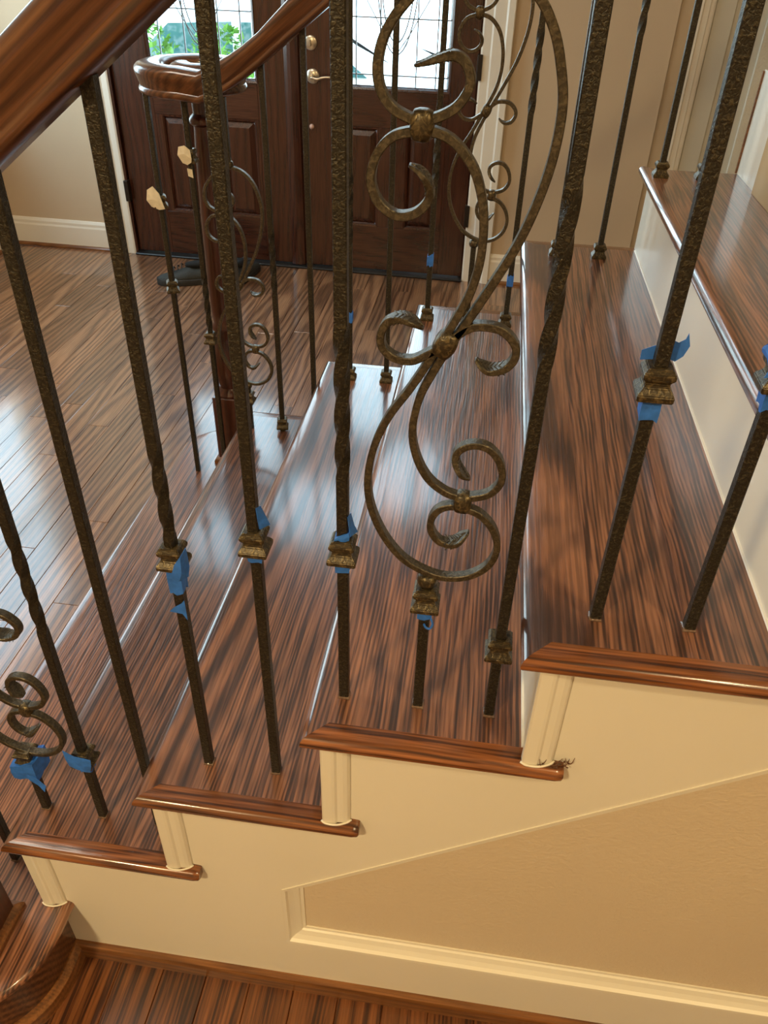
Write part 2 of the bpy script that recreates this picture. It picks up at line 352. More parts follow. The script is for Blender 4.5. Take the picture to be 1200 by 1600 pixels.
def baseboard(name, a, b, horizontal=True):
    bm = BM()
    prof = [(0, 0), (-0.016, 0), (-0.016, 0.118), (-0.012, 0.128), (-0.012, 0.142), (-0.005, 0.156), (0, 0.158)]
    if horizontal:
        prism(bm, [(YW + 0.012 + u, FLOOR + v) for u, v in prof], 'x', a, b, TW)
    else:
        prism(bm, [(-2.87 - u, FLOOR + v) for u, v in prof], 'y', a, b)
    o = tag(link(name, bm, P_WHITE), kind='structure')
    q = [(0, 0), (-0.030, 0), (-0.029, 0.008), (-0.024, 0.015), (-0.016, 0.018), (0, 0.018)]
    s = BM()
    if horizontal: prism(s, [(YW + 0.012 + u, FLOOR + v) for u, v in q], 'x', a, b, TW)
    else: prism(s, [(-2.87 - u, FLOOR + v) for u, v in q], 'y', a, b)
    link('shoe_moulding', s, W_SHOE, o)
baseboard('baseboard_front', -2.87, -2.235); baseboard('baseboard_foyer', -0.06, 0.66); baseboard('baseboard_left', -3.6, 3.75, False)

def casing(bm, xi, xo, z0, z1):
    """stepped vertical casing from its inner edge xi to its outer edge xo"""
    s = 1 if xo > xi else -1; W = abs(xo - xi)
    prof = [(0, 0.012), (0, -0.004), (0.008, -0.008), (W * .3, -0.008), (W * .36, -0.013), (W * .72, -0.013), (W * .78, -0.02), (W * .97, -0.02), (W, -0.014), (W, 0.012)]
    prism(bm, [(xi + s * u, YW + v) for u, v in prof], 'z', z0, z1, TW)
bm = BM(); casing(bm, -2.105, -2.235, FLOOR, 1.64); t1 = tag(link('trim_1', bm, P_WHITE), kind='structure')
bm = BM(); casing(bm, -0.205, -0.06, FLOOR, 1.64); t2 = tag(link('trim_2', bm, P_WHITE), kind='structure')
bm = BM(); wbox(bm, -2.235, -0.06, -0.02, 0.012, 1.52, 1.66, 0.004); tag(link('trim_3', bm, P_WHITE), kind='structure')
bm = BM(); casing(bm, 0.805, 0.735, FLOOR, 2.2); tag(link('trim_4', bm, P_WHITE), kind='structure')

# plain white inner door in the far right opening, three flat stiles
d3 = empty('door_3', kind='structure')
bm = BM(); wbox(bm, 0.805, 1.07, 0.012, 0.05, FLOOR, 1.3); link('slab', bm, P_GREYDOOR, d3)
for xa, xb in ((0.808, 0.895), (0.985, 1.068)):
    bm = BM(); wbox(bm, xa, xb, 0.004, 0.012, FLOOR, 1.3, 0.002); link('stile', bm, P_GREYDOOR, d3)
bm = BM(); wbox(bm, 0.895, 0.985, 0.004, 0.012, FLOOR, FLOOR + 0.2, 0.002); link('rail', bm, P_GREYDOOR, d3)
bm = BM(); wbox(bm, 0.665, 0.74, 0.035, 0.05, FLOOR, 2.2); tag(link('trim_5', bm, P_WALL), kind='structure')

# ------------------------------------------------------------------ front doors
def frame_quad(bm, x0, x1, z0, z1, w_, d0, d1):
    """a mitred bead round an opening, sloping from d0 at its outer edge to d1 at its inner edge"""
    o = [(x0, z0), (x1, z0), (x1, z1), (x0, z1)]; i = [(x0 + w_, z0 + w_), (x1 - w_, z0 + w_), (x1 - w_, z1 - w_), (x0 + w_, z1 - w_)]
    A = [bm.verts.new(TW(Vector((x, YW + d0, z)))) for x, z in o]; Bm = [bm.verts.new(TW(Vector((x, YW + (d0 + d1) / 2 - 0.004, z)))) for x, z in [((a[0] + b[0]) / 2, (a[1] + b[1]) / 2) for a, b in zip(o, i)]]
    C = [bm.verts.new(TW(Vector((x, YW + d1, z)))) for x, z in i]; D = [bm.verts.new(TW(Vector((x, YW + d1 + 0.012, z)))) for x, z in o]
    for P, Q in ((A, Bm), (Bm, C), (C, D), (D, A)):
        for k in range(4): bm.faces.new((P[k], P[(k + 1) % 4], Q[(k + 1) % 4], Q[k]))
DT, DB = 1.49, -0.935
SL0, SL1 = 0.022, 0.066                     # door slab depth behind the wall face
def door(name, x0, x1, gx0, gx1, px, lock_side, hinge_x):
    d = empty(name, kind='structure')
    gz0, gz1, pz0, pz1 = -0.03, 1.30, -0.70, -0.205
    def part(nm, mat, *b, bev=0.0015):
        bm = BM(); wbox(bm, *b, bev); return link(nm, bm, mat, d)
    part('stile', W_DOORV, x0, gx0, SL0, SL1, DB, DT); part('stile', W_DOORV, gx1, x1, SL0, SL1, DB, DT)
    part('rail', W_DOORH, gx0, gx1, SL0, SL1, gz1, DT); part('rail', W_DOORH, gx0, gx1, SL0, SL1, pz1, gz0); part('rail', W_DOORH, gx0, gx1, SL0, SL1, DB, pz0)
    (a0, a1), (b0, b1) = px
    part('mullion', W_DOORV, a1, b0, SL0, SL1, pz0, pz1)
    if a0 > gx0 + .003: part('filler', W_DOORV, gx0, a0, SL0, SL1, pz0, pz1)
    if b1 < gx1 - .003: part('filler', W_DOORV, b1, gx1, SL0, SL1, pz0, pz1)
    for (u0, u1) in px:
        bm = BM(); frame_quad(bm, u0, u1, pz0, pz1, 0.016, SL0, SL0 + 0.012); link('panel_bead', bm, W_DOORV, d)
        bm = BM(); wbox(bm, u0, u1, SL0 + 0.016, SL1 - 0.004, pz0, pz1)
        i0, i1, j0, j1 = u0 + 0.016, u1 - 0.016, pz0 + 0.016, pz1 - 0.016; s = 0.026
        R = [[(i0, YW + SL0 + 0.016, j0), (i1, YW + SL0 + 0.016, j0), (i1, YW + SL0 + 0.016, j1), (i0, YW + SL0 + 0.016, j1)],
             [(i0 + s, YW + SL0 + 0.004, j0 + s), (i1 - s, YW + SL0 + 0.004, j0 + s), (i1 - s, YW + SL0 + 0.004, j1 - s), (i0 + s, YW + SL0 + 0.004, j1 - s)]]
        rings(bm, [[TW(Vector(c)) for c in r] for r in R]); link('raised_panel', bm, W_DOORV, d)
    bm = BM(); frame_quad(bm, gx0 - 0.004, gx1 + 0.004, gz0 - 0.004, gz1 + 0.004, 0.018, SL0 - 0.006, SL0 + 0.012); link('glass_bead', bm, W_DOORV, d)
    # leaded glass: border strips, cross lines, an oval in the middle
    xs = [gx0, gx0 + 0.075, gx0 + (gx1 - gx0) * .40, gx1 - (gx1 - gx0) * .40, gx1 - 0.075, gx1]
    xs = [gx0, gx0 + 0.07, (gx0 + gx1) / 2 - 0.08, (gx0 + gx1) / 2 + 0.1, gx1 - 0.07, gx1]
    zs = [gz0, gz0 + 0.06, gz0 + 0.30, gz0 + 0.72, gz1 - 0.30, gz1 - 0.06, gz1]
    yg = 0.042
    for i in range(5):
        for j in range(6):
            bm = BM(); wbox(bm, xs[i] + .0015, xs[i + 1] - .0015, yg - 0.002, yg + 0.002, zs[j] + .0015, zs[j + 1] - .0015); link('pane', bm, GLASS, d)
    for x in xs[1:-1]:
        bm = BM(); wbox(bm, x - .0025, x + .0025, yg - 0.005, yg + 0.005, gz0, gz1); link('came', bm, LEAD, d)
    for z in zs[1:-1]:
        bm = BM(); wbox(bm, gx0, gx1, yg - 0.005, yg + 0.005, z - .0025, z + .0025); link('came', bm, LEAD, d)
    cx, cz = (gx0 + gx1) / 2, gz0 + 0.58
    for rx, rz in ((0.105, 0.43), (0.085, 0.38)):
        pts = [TW(Vector((cx + rx * math.cos(2 * PI * k / 40), YW + yg - 0.006, cz + rz * math.sin(2 * PI * k / 40)))) for k in range(41)]
        bm = BM(); tube(bm, pts, 0.003, 6); link('oval_came', bm, LEAD, d)
    for sx in (-1, 1):
        pts = [TW(Vector(c)) for c in catmull([(cx, YW + yg - 0.006, cz - 0.43), (cx + sx * 0.09, YW + yg - 0.006, cz - 0.30), (cx + sx * 0.19, YW + yg - 0.006, cz - 0.1), (cx + sx * 0.12, YW + yg - 0.006, cz + 0.1), (cx, YW + yg - 0.006, cz + 0.43)], 8)]
        bm = BM(); tube(bm, pts, 0.0022, 6); link('curved_came', bm, LEAD, d)
    for hz in (-0.60, 0.09, 1.1):
        bm = BM(); wbox(bm, hinge_x - 0.012, hinge_x + 0.012, -0.016, 0.022, hz - 0.055, hz + 0.055, 0.002); link('hinge', bm, BRONZE, d)
    return d
dl = door('door_1', -2.09, -1.157, -1.885, -1.318, ((-1.855, -1.665), (-1.525, -1.335)), 1, -2.098)
dr = door('door_2', -1.107, -0.212, -0.880, -0.345, ((-0.870, -0.690), (-0.545, -0.375)), -1, -0.205)
bm = BM(); prism(bm, [(-1.175, YW + SL0), (-1.168, YW + 0.004), (-1.150, YW - 0.002), (-1.132, YW - 0.006), (-1.114, YW - 0.002), (-1.096, YW + 0.004), (-1.09, YW + SL0), (-1.11, YW + SL1), (-1.155, YW + SL1)], 'z', DB, DT, TW)
link('astragal', bm, W_DOORV, dl)
# deadbolt, lever and doorstop peg on the right leaf
def onwall(x, d, z): return TW(Vector((x, YW + d, z)))
c = onwall(-1.032, 0, 0.155)
bm = BM(); lathe(bm, [(0.0, SL0), (0.032, SL0), (0.031, SL0 - 0.008), (0.024, SL0 - 0.012), (0.0, SL0 - 0.012)], (c[0], c[1], c[2]), 24, 'y'); box(bm, c[0] - .004, c[0] + .004, c[1] + SL0 - .03, c[1] + SL0 - .011, c[2] - .013, c[2] + .013, .002); sharp(bm); link('deadbolt', bm, NICKEL, dr, None, True)
c = onwall(-1.026, 0, 0.012)
bm = BM(); lathe(bm, [(0.0, SL0), (0.034, SL0), (0.033, SL0 - 0.007), (0.026, SL0 - 0.012), (0.012, SL0 - 0.014), (0.011, SL0 - 0.05), (0.0, SL0 - 0.052)], (c[0], c[1], c[2]), 24, 'y'); sharp(bm); h_ = link('handle_rosette', bm, NICKEL, dr, None, True)
bm = BM(); tube(bm, catmull([(c[0], c[1] + SL0 - .046, c[2]), (c[0] + .03, c[1] + SL0 - .05, c[2] - .006), (c[0] + .06, c[1] + SL0 - .05, c[2] + .002), (c[0] + .10, c[1] + SL0 - .048, c[2] + .004), (c[0] + .118, c[1] + SL0 - .046, c[2] - .004)], 5), 0.0075, 8, lambda t: 1.1 - 0.5 * t); link('lever', bm, NICKEL, h_, None, True)
c = onwall(-1.038, 0, -0.218)
bm = BM(); lathe(bm, [(0, SL0), (.013, SL0), (.012, SL0 - .006), (.006, SL0 - .010), (0, SL0 - .011)], (c[0], c[1], c[2]), 16, 'y'); link('bolt_knob', bm, plain('pale_knob', (.65, .42, .34), 0.4), dr, None, True)
bm = BM(); wbox(bm, -2.10, -0.205, -0.03, 0.09, FLOOR, DB - 0.003, 0.004); tag(link('trim_6', bm, BLACK), kind='structure')
bm = BM()
for a, b in ((-2.115, -2.093), (-0.209, -0.195)): wbox(bm, a, b, 0.0, 0.1, FLOOR, DT + 0.02)
wbox(bm, -2.115, -0.195, 0.0, 0.1, DT + 0.004, DT + 0.035)
for a, b in ((-2.115, -2.075), (-0.228, -0.195)): wbox(bm, a, b, SL1 + 0.001, 0.1, FLOOR, DT + 0.02)
wbox(bm, -2.115, -0.195, SL1 + 0.001, 0.1, DT - 0.015, DT + 0.02)
tag(link('trim_7', bm, W_DOORV), kind='structure')
# transom over the doors and the side window, both above or beside the frame
w1 = empty('window_1', kind='structure')
bm = BM(); wbox(bm, -2.1, -0.21, 0.05, 0.055, 1.69, 2.33); link('pane', bm, GLASS, w1)
for k in range(3):
    bm = BM(); x = -2.1 + (k + .5) * 0.63; wbox(bm, x - .012 + .3, x + .012 + .3, 0.035, 0.07, 1.68, 2.34); link('glazing_bar', bm, P_WHITE, w1)
w2 = empty('window_2', kind='structure')
bm = BM(); box(bm, -2.96, -2.955, 2.15, 3.55, -0.15, 1.65); link('pane', bm, GLASS, w2)
for y0, y1, z0, z1 in ((2.15, 2.20, -.15, 1.65), (3.50, 3.55, -.15, 1.65), (2.15, 3.55, -.15, -.1), (2.15, 3.55, 1.6, 1.65), (2.15, 3.55, .73, .77)):
    bm = BM(); box(bm, -2.985, -2.93, y0, y1, z0, z1, .003); link('window_frame', bm, P_WHITE, w2)

# ------------------------------------------------------------------ staircase
st = empty('staircase', (0, 0, 0), 'oak staircase with cream painted open stringer and glossy reddish treads', 'staircase')
T2 = TH / 2
NOSE = [(T2 - T2 * math.cos(a), -T2 + T2 * math.sin(a)) for a in [PI / 2 - PI * k / 8 for k in range(9)]]   # half round from top to underside
random.seed(5)
def board(parent, i, xa, xb, front, y0=MIT, y1=WID - MIT, mat=W_TREAD):
    """one board of a tread glue-up; the front one carries the half-round nose and the mitres"""
    bm = BM(); z = zt(i); cx = i * RUN + (xa + xb) / 2
    if front:
        prof = [(xb, 0), (MIT, 0)] + [(u, v) for u, v in NOSE] + [(MIT, -TH), (xb, -TH)]
        A = [(i * RUN + u - cx, min(u, MIT), v) for u, v in prof]; B = [(i * RUN + u - cx, WID - min(u, MIT), v) for u, v in prof]
        rings(bm, [A, B]); sharp(bm, .7)
        return link('board', bm, mat, parent, (cx, 0, z), True)
    h = (xb - xa) / 2 + 0.00005; c = 0.0001
    rings(bm, [[(-h, y0, -TH), (h, y0, -TH), (h, y1, -TH), (-h, y1, -TH)], [(-h, y0, -c), (h, y0, -c), (h, y1, -c), (-h, y1, -c)], [(-h + c, y0, 0), (h - c, y0, 0), (h - c, y1, 0), (-h + c, y1, 0)]])
    return link('board', bm, mat, parent, (cx, 0, z))
def return_nosing(parent, i, near):
    bm = BM(); f = (lambda y: y) if near else (lambda y: WID - y)
    prof = [(MIT, 0)] + NOSE + [(MIT, -TH)]
    R = []
    R.append([(i * RUN + min(u, MIT), f(u), v) for u, v in prof])
    for dx, s in ((LRET - 0.010, 0.0), (LRET - 0.002, 0.08), (LRET, 0.22)):
        R.append([(i * RUN + dx, f(u + (MIT - u) * s * 0.5), v + (-T2 - v) * s) for u, v in prof])
    rings(bm, R); sharp(bm, .7)
    for v in bm.verts: v.co.z += 0
    o = link('return_nosing', bm, W_NOSE, parent, (0, 0, zt(i)), True); return o
for i in (-3, -2, -1, 0, 1):
    t = empty('tread', parent=st); t['label'] = NAMES[i] + ' tread from the bottom of the stair'
    bold = W_BOLD if i in (0, -2) else W_TREAD
    cuts = {0: (0.078, 0.185), -1: (0.105, 0.2), -2: (0.092, 0.19), -3: (0.11, 0.205), 1: (0.09, 0.175)}[i]
    end = RUN + 0.027 if i < 1 else 0.2165
    board(t, i, 0, cuts[0], True, mat=bold); board(t, i, cuts[0], cuts[1], False); board(t, i, cuts[1], end, False)
    return_nosing(t, i, True)
    if i < 1: return_nosing(t, i, False)
    else:
        pass
# splintered end of the fourth tread's return nosing and the glossy glue beads round the bar feet
sp = BM(); random.seed(3)
for k in range(13):
    x = -RUN + random.choice((random.uniform(0.275, 0.30), random.uniform(0.30, 0.338), random.uniform(.318, .336))); y = 0.006 + random.uniform(0, .016); z = zt(-1) - 0.001
    a, b_ = random.uniform(-.7, .9), random.uniform(-.5, .5); L = random.uniform(.006, .013)
    tube(sp, catmull([(x, y, z), (x + L * .5 * a, y - L * .3, z + L * .5), (x + L * a, y - L * .4 * b_, z + L)], 3), 0.0010, 5, lambda t: 1.0 - .7 * t)
o = link('splinters', sp, SPLINT, st); o['kind'] = 'stuff'
for i in (-3, -2, -1, 0, 1):
    bm = BM(); box(bm, i * RUN + 0.027, i * RUN + 0.046, 0.012, WID - 0.012, zt(i - 1), zt(i) - TH); link('riser', bm, P_WHITE, st)
    x = i * RUN
    bm = BM(); prism(bm, [(x + .024, .0195), (x + .024, .010), (x + .0262, .008), (x + .039, .008), (x + .0425, .0088), (x + .0455, .0112), (x + .0535, .0120), (x + .0590, .0140), (x + .0616, .0168), (x + .0624, .0195)], 'z', zt(i - 1) + .0003, zt(i) - TH)
    link('riser_trim', bm, P_STRINGER, st)
    bm = BM(); tube(bm, catmull([(x + .0225, .010, zt(i - 1) + .0015), (x + .03, .0065, zt(i - 1) + .001), (x + .045, .0062, zt(i - 1) + .0018), (x + .058, .012, zt(i - 1) + .001), (x + .064, .0175, zt(i - 1) + .001)], 4), 0.0016, 6); link('caulk_bead', bm, P_STRINGER, st, None, True)
    bm = BM(); tube(bm, [(x + .026, MIT, zt(i - 1) + .0005), (x + .026, WID - MIT, zt(i - 1) + .0005)], 0.0022, 6); link('riser_caulk', bm, P_WHITE, st)
bm = BM(); box(bm, 0.470, 0.487, 1.2375, 1.4175, zt(1), 0.40, .0006); link('riser', bm, P_WHITE, st)
bm = BM(); box(bm, 0.466, 0.4698, 1.4135, 1.4190, zt(1), 0.397); link('riser_edge', bm, W_SHOE, st)['label'] = 'raw brown edge of the top riser'
bm = BM(); box(bm, 0.462, 0.487, 0.012, 1.2375, zt(1), 0.40, .0006); link('riser', bm, P_TAN, st)['label'] = 'tan riser above the sixth tread'
bm = BM(); box(bm, 0.4698, 0.4702 + .006, 1.2375, 1.4175, zt(1), zt(1) + .004); link('riser_caulk', bm, P_WHITE, st)
bm = BM(); box(bm, 0.488, 1.6, 0.012, 1.4175, 0.378, 0.40); link('landing', bm, W_TREAD, st)
# painted stringer with its sunk panel
YS = 0.02; XP, ZPB = -0.3026, -0.785
def ztop(x): return -0.6086 + 0.745 * (x - XP)
bm = BM(); XE = 1.6
def quad(*p):
    vs = [bm.verts.new((x, YS, z)) for x, z in p]; bm.faces.new(vs)
cols = [(i * RUN + .027, (i + 1) * RUN + .027, zt(i) - TH) for i in (-3, -2, -1, 0, 1)] + [(2 * RUN + .027, XE, 0.378)]
quad((-0.715, FLOOR), (cols[0][0], FLOOR), (cols[0][0], cols[0][2] - RISE), (-0.715, cols[0][2] - RISE)) if cols[0][0] > -0.715 else None
x0 = cols[0][0]
quad((x0, FLOOR), (cols[0][1], FLOOR), (cols[0][1], cols[0][2]), (x0, cols[0][2]))
quad((cols[0][1], FLOOR), (XP, FLOOR), (XP, ZPB), (XP, ztop(XP)), (XP, cols[1][2]), (cols[0][1], cols[1][2]))
quad((XP, FLOOR), (XE, FLOOR), (XE, ZPB), (XP, ZPB))
quad((XP, ztop(XP)), (cols[1][1], ztop(cols[1][1])), (cols[1][1], cols[1][2]), (XP, cols[1][2]))
for a, b_, zt_ in cols[2:-1]: quad((a, ztop(a)), (b_, ztop(b_)), (b_, zt_), (a, zt_))
a, b_, zt_ = cols[-1]; xk = XP + (0.378 + .6086) / .745
quad((a, ztop(a)), (xk - .02, ztop(xk - .02)), (xk - .02, zt_), (a, zt_))
bmesh.ops.remove_doubles(bm, verts=bm.verts[:], dist=1e-5)
r = bmesh.ops.extrude_face_region(bm, geom=bm.faces[:])
for g in r['geom']:
    if isinstance(g, bmesh.types.BMVert): g.co.y += 0.018
link('stringer', bm, P_STRINGER, st)
xt = XP + (0.36 + .6086) / .745
bm = BM(); prism(bm, [(XP - .02, ZPB - .02), (XE, ZPB - .02), (XE, 0.36), (xt, 0.36 + .02), (XP - .02, ztop(XP - .02) + .02)], 'y', YS + .0182, YS + .06); link('sunk_panel', bm, P_PANEL, st)
# panel moulding: ogee sloping back into the recess, mitred at the corners
def pmould(poly_out, poly_in, name):
    V = []
    bm = BM(); steps = [(0, .0005), (.0, -.0015), (.18, -.001), (.26, .004), (.5, .009), (.78, .0125), (.84, .0155), (1.0, .016), (1.0, .0182)]
    R = []
    for (a, b_) in zip(poly_out, poly_in):
        R.append([(a[0] + (b_[0] - a[0]) * s, YS + d, a[1] + (b_[1] - a[1]) * s) for s, d in steps] + [(a[0], YS + .0182, a[1])])
    rings(bm, R); return link(name, bm, P_STRINGER, st)
mw = 0.031
inn_l = (XP + mw, ZPB + mw); slope = .745; cs = math.sqrt(1 + slope * slope)
inn_t = (XP + mw, ztop(XP + mw) - mw * cs)
pmould([(XE, ZPB), (XP, ZPB)], [(XE, ZPB + mw), inn_l], 'panel_moulding')
pmould([(XP, ZPB), (XP, ztop(XP))], [inn_l, inn_t], 'panel_moulding')
pmould([(XP, ztop(XP)), (xt, ztop(xt))], [inn_t, (xt, ztop(xt) - mw * cs)], 'panel_moulding')
bm = BM(); prism(bm, [(YS, FLOOR), (YS - .0115, FLOOR), (YS - .0115, FLOOR + .028), (YS - .009, FLOOR + .037), (YS - .004, FLOOR + .0425), (YS, FLOOR + .043)], 'x', -0.713, XE); link('base_shoe', bm, W_SHOE, st)

# first step: round ends under the newels
def bull(nx=24, inset=0.0):
    r = 0.1635 - inset; cx = -0.8495; pts = []
    yb = -0.030
    for k in range(nx + 1):
        a = 0 - PI * k / nx; pts.append((cx + r * math.cos(a), yb + r * math.sin(a)))
    yt = WID + 0.030
    for k in range(nx + 1):
        a = PI - PI * k / nx; pts.append((cx + r * math.cos(a), yt + r * math.sin(a)))
    return pts
s1 = empty('tread', parent=st); s1['label'] = 'bottom tread with rounded ends under the newels'
z1 = zt(-4)
bm = BM(); R = []
for u, v in [(0.03, 0)] + NOSE + [(0.03, -TH)]:
    R.append([(x, y, z1 + v) for x, y in bull(24, u)])
rings(bm, R, cap=True); sharp(bm, .7)
link('board', bm, W_TREAD, s1, None, True)
bm = BM(); rings(bm, [[(x, y, FLOOR) for x, y in bull(24, .027)], [(x, y, z1 - TH) for x, y in bull(24, .027)]]); sharp(bm, .5); link('riser', bm, W_RAIL, st, None, True)
bm = BM(); rings(bm, [[(x, y, FLOOR) for x, y in bull(24, .012)], [(x, y, FLOOR + .03) for x, y in bull(24, .014)], [(x, y, FLOOR + .042) for x, y in bull(24, .024)]]); sharp(bm, .5); link('base_shoe', bm, W_SHOE, st, None, True)

# ------------------------------------------------------------------ handrails with volutes
HL = [(.023, 0), (.0275, .004), (.0285, .010), (.0265, .0145), (.0245, .0165), (.0255, .022), (.029, .032), (.0325, .042), (.034, .049), (.0325, .055), (.026, .061), (.014, .0648)]
HR = [(-u, v) for u, v in HL] + [(0, .066)] + HL[::-1]
def railz(x): return 0.75 * x + 0.836
def handrail(y0, side, label):
    """side +1 curls towards +y"""
    path = []
    for x in (0.62, 0.3, 0.0, -0.2, -0.4, -0.55, -0.62): path.append((x, y0, railz(x), 1.0))
    for x, dz in ((-0.66, .002), (-0.69, .006), (-0.715, .012), (-0.74, .019), (-0.765, .0275)): path.append((x, y0, railz(x) + dz, 1.0))
    zb = 0.2955; c = (-0.815, y0 + side * 0.112)
    n = 44
    for k in range(n + 1):
        t = k / n; a = -PI / 2 - t * 2 * PI * 1.12; r = 0.112 - 0.016 * min(1, t / .6) - (0.062 * ((t - .6) / .4) ** 1.3 if t > .6 else 0)
        path.append((c[0] + r * math.cos(a), c[1] + side * r * math.sin(a), zb, 1.0 - 0.12 * t))
    R = []
    for k, (x, y, z, s) in enumerate(path):
        a, b_ = path[max(k - 1, 0)], path[min(k + 1, len(path) - 1)]
        t = Vector((b_[0] - a[0], b_[1] - a[1], 0)).normalized(); nrm = Vector((-t[1], t[0], 0))
        sl = 1.16 if x > -0.62 and k < 8 else 1.0
        R.append([(x + nrm[0] * u * s - 0, y + nrm[1] * u * s, z + h * sl) for u, h in HR])
    bm = BM(); rings(bm, R); sharp(bm, .9)
    o = tag(link('handrail', bm, W_RAIL, None, None, True), label, 'handrail')
    e = BM(); lathe(e, [(0.0, zb), (.024, zb), (.026, zb + .02), (.026, zb + .03), (.03, zb + .045), (.027, zb + .056), (.014, zb + .065), (0, zb + .067)], (path[-1][0], path[-1][1], 0), 20); link('volute_eye', e, W_RAIL, o, None, True)
    return o, c
rail_n, cn = handrail(BY, -1, 'thick dark brown handrail crossing the top left corner above the near balusters')
rail_f, cf = handrail(FY, 1, 'dark brown handrail ending in a scroll in front of the double door')

# ------------------------------------------------------------------ newels
def newel(x, y, label):
    t = empty('newel_post', (x, y, zt(-4)), label, 'newel post')
    h = .0445
    bm = BM(); box(bm, -h, h, -h, h, 0.0, 0.23, .003); link('base_block', bm, W_NEWEL, t)
    q = BM(); b0 = h
    rings(q, [[(-b0 - e, -b0 - e, z), (b0 + e, -b0 - e, z), (b0 + e, b0 + e, z), (-b0 - e, b0 + e, z)] for e, z in ((.011, 0.0005), (.011, .009), (.008, .015), (.0005, .019))]); link('base_moulding', q, W_SHOE, t)
    top = 0.2955 - zt(-4)
    prof = [(.041, .225), (.044, .236), (.036, .246), (.030, .256), (.036, .275), (.0435, .31), (.042, .35), (.032, .40), (.027, .43), (.034, .44), (.034, .45), (.026, .46), (.0295, .50), (.031, .60), (.029, .75), (.025, .92), (.022, .965), (.022, .975), (.032, .982), (.033, .99), (.028, .998), (.021, 1.004), (.022, top)]
    bm = BM(); lathe(bm, prof, (0, 0, 0), 24); sharp(bm, .8); link('turned_shaft', bm, W_NEWEL, t, None, True)
newel(-0.820, -0.053, 'dark stained wooden newel post on the bottom step, cut by the left edge')
newel(-0.815, FY + 0.125, 'dark red wooden newel post under the scroll of the far handrail')

# ------------------------------------------------------------------ balusters
HB = .00635
def bar_mesh(bm, z0, z1, twist=None, x=0, y=0):
    c = .0011; sq = [(-HB, -HB + c), (-HB + c, -HB), (HB - c, -HB), (HB, -HB + c), (HB, HB - c), (HB - c, HB), (-HB + c, HB), (-HB, HB - c)]
    zs = [(z0, 0.0)]
    if twist:
        ta, tb, ang = twist; n = 40
        for k in range(n + 1): zs.append((ta + (tb - ta) * k / n, ang * k / n))
        zs.append((z1, ang))
    else: zs.append((z1, 0.0))
    R = []
    for z, a in zs:
        ca, sa = math.cos(a), math.sin(a); R.append([(x + u * ca - v * sa, y + u * sa + v * ca, z) for u, v in sq])
    V = rings(bm, R)
    if twist:
        for f in bm.faces: f.smooth = True
        sharp(bm, .45)
        for a, b_ in zip(V, V[1:]):
            for k in range(8):
                e = bm.edges.get((a[k], b_[k]))
                if e: e.smooth = False
COLP = [(.0165, 0), (.0168, .0065), (.0150, .0085), (.0118, .0125), (.0108, .0165), (.0122, .0195), (.0145, .0215), (.0145, .0270), (.0125, .0285), (.0112, .0315)]
def collar_mesh(bm, z0, s=1.0):
    R = [[(-h * s, -h * s, z0 + z * s), (h * s, -h * s, z0 + z * s), (h * s, h * s, z0 + z * s), (-h * s, h * s, z0 + z * s)] for h, z in COLP]
    V = rings(bm, R)
    bmesh.ops.bevel(bm, geom=[e for r in V for e in ()], offset=0.0005, affect='EDGES') if False else None
_col = None
def collar(parent, z, rot=0.0):
    global _col
    if _col is None:
        bm = BM(); collar_mesh(bm, 0.0)
        bmesh.ops.bevel(bm, geom=bm.edges[:], offset=.0009, segments=2, affect='EDGES')
        o = link('collar', bm, CAST, parent, (0, 0, z)); _col = o.data
    else:
        o = bpy.data.objects.new('collar', _col); COL.objects.link(o); o.parent = parent; o.location = (0, 0, z)
    o.rotation_euler = (0, 0, rot); return o
def flap(bm, pts, th=.0006):
    """a scrap of tape: a small crumpled sheet with thickness, given as rows of points"""
    P = [[Vector(c) for c in r] for r in pts]; n = len(P[0])
    cent = sum((c for r in P for c in r), Vector()) / (len(P) * n)
    nrm = (P[0][-1] - P[0][0]).cross(P[-1][0] - P[0][0])
    nrm = nrm.normalized() * th if nrm.length > 1e-9 else Vector((0, -th, 0))
    A = [[bm.verts.new(c) for c in r] for r in P]; B = [[bm.verts.new(c + nrm) for c in r] for r in P]
    m_ = len(P)
    for i in range(m_ - 1):
        for k in range(n - 1):
            bm.faces.new((A[i][k], A[i][k + 1], A[i + 1][k + 1], A[i + 1][k])); bm.faces.new((B[i][k], B[i + 1][k], B[i + 1][k + 1], B[i][k + 1]))
    ed = [(0, k) for k in range(n)] + [(i, n - 1) for i in range(1, m_)] + [(m_ - 1, k) for k in range(n - 2, -1, -1)] + [(i, 0) for i in range(m_ - 2, 0, -1)]
    for q in range(len(ed)):
        a, b_ = ed[q], ed[(q + 1) % len(ed)]
        bm.faces.new((A[a[0]][a[1]], B[a[0]][a[1]], B[b_[0]][b_[1]], A[b_[0]][b_[1]]))
def sleeve(bm, z0, z1, h=.0078, tilt=0.0, cuts=4, rag=.003):
    """tape wound round the square bar, ragged top and bottom"""
    rnd = random.Random(int(abs(z0) * 9999) + 3); base = []
    for k in range(16):
        t = k / 16 * 4; s = int(t) % 4; f = t - int(t); e = h * (1 + .08 * rnd.random())
        u = [(-e + 2 * e * f, -e), (e, -e + 2 * e * f), (e - 2 * e * f, e), (-e, e - 2 * e * f)][s]; base.append(u)
    lo = [z0 + rnd.uniform(-rag, rag) for _ in base]; hi = [z1 + rnd.uniform(-rag, rag) + tilt * u[0] for u in base]
    rings(bm, [[(u[0], u[1], l) for u, l in zip(base, lo)], [(u[0] * 1.05, u[1] * 1.05, (l + h_) / 2) for u, l, h_ in zip(base, lo, hi)], [(u[0], u[1], h_) for u, h_ in zip(base, hi)]])
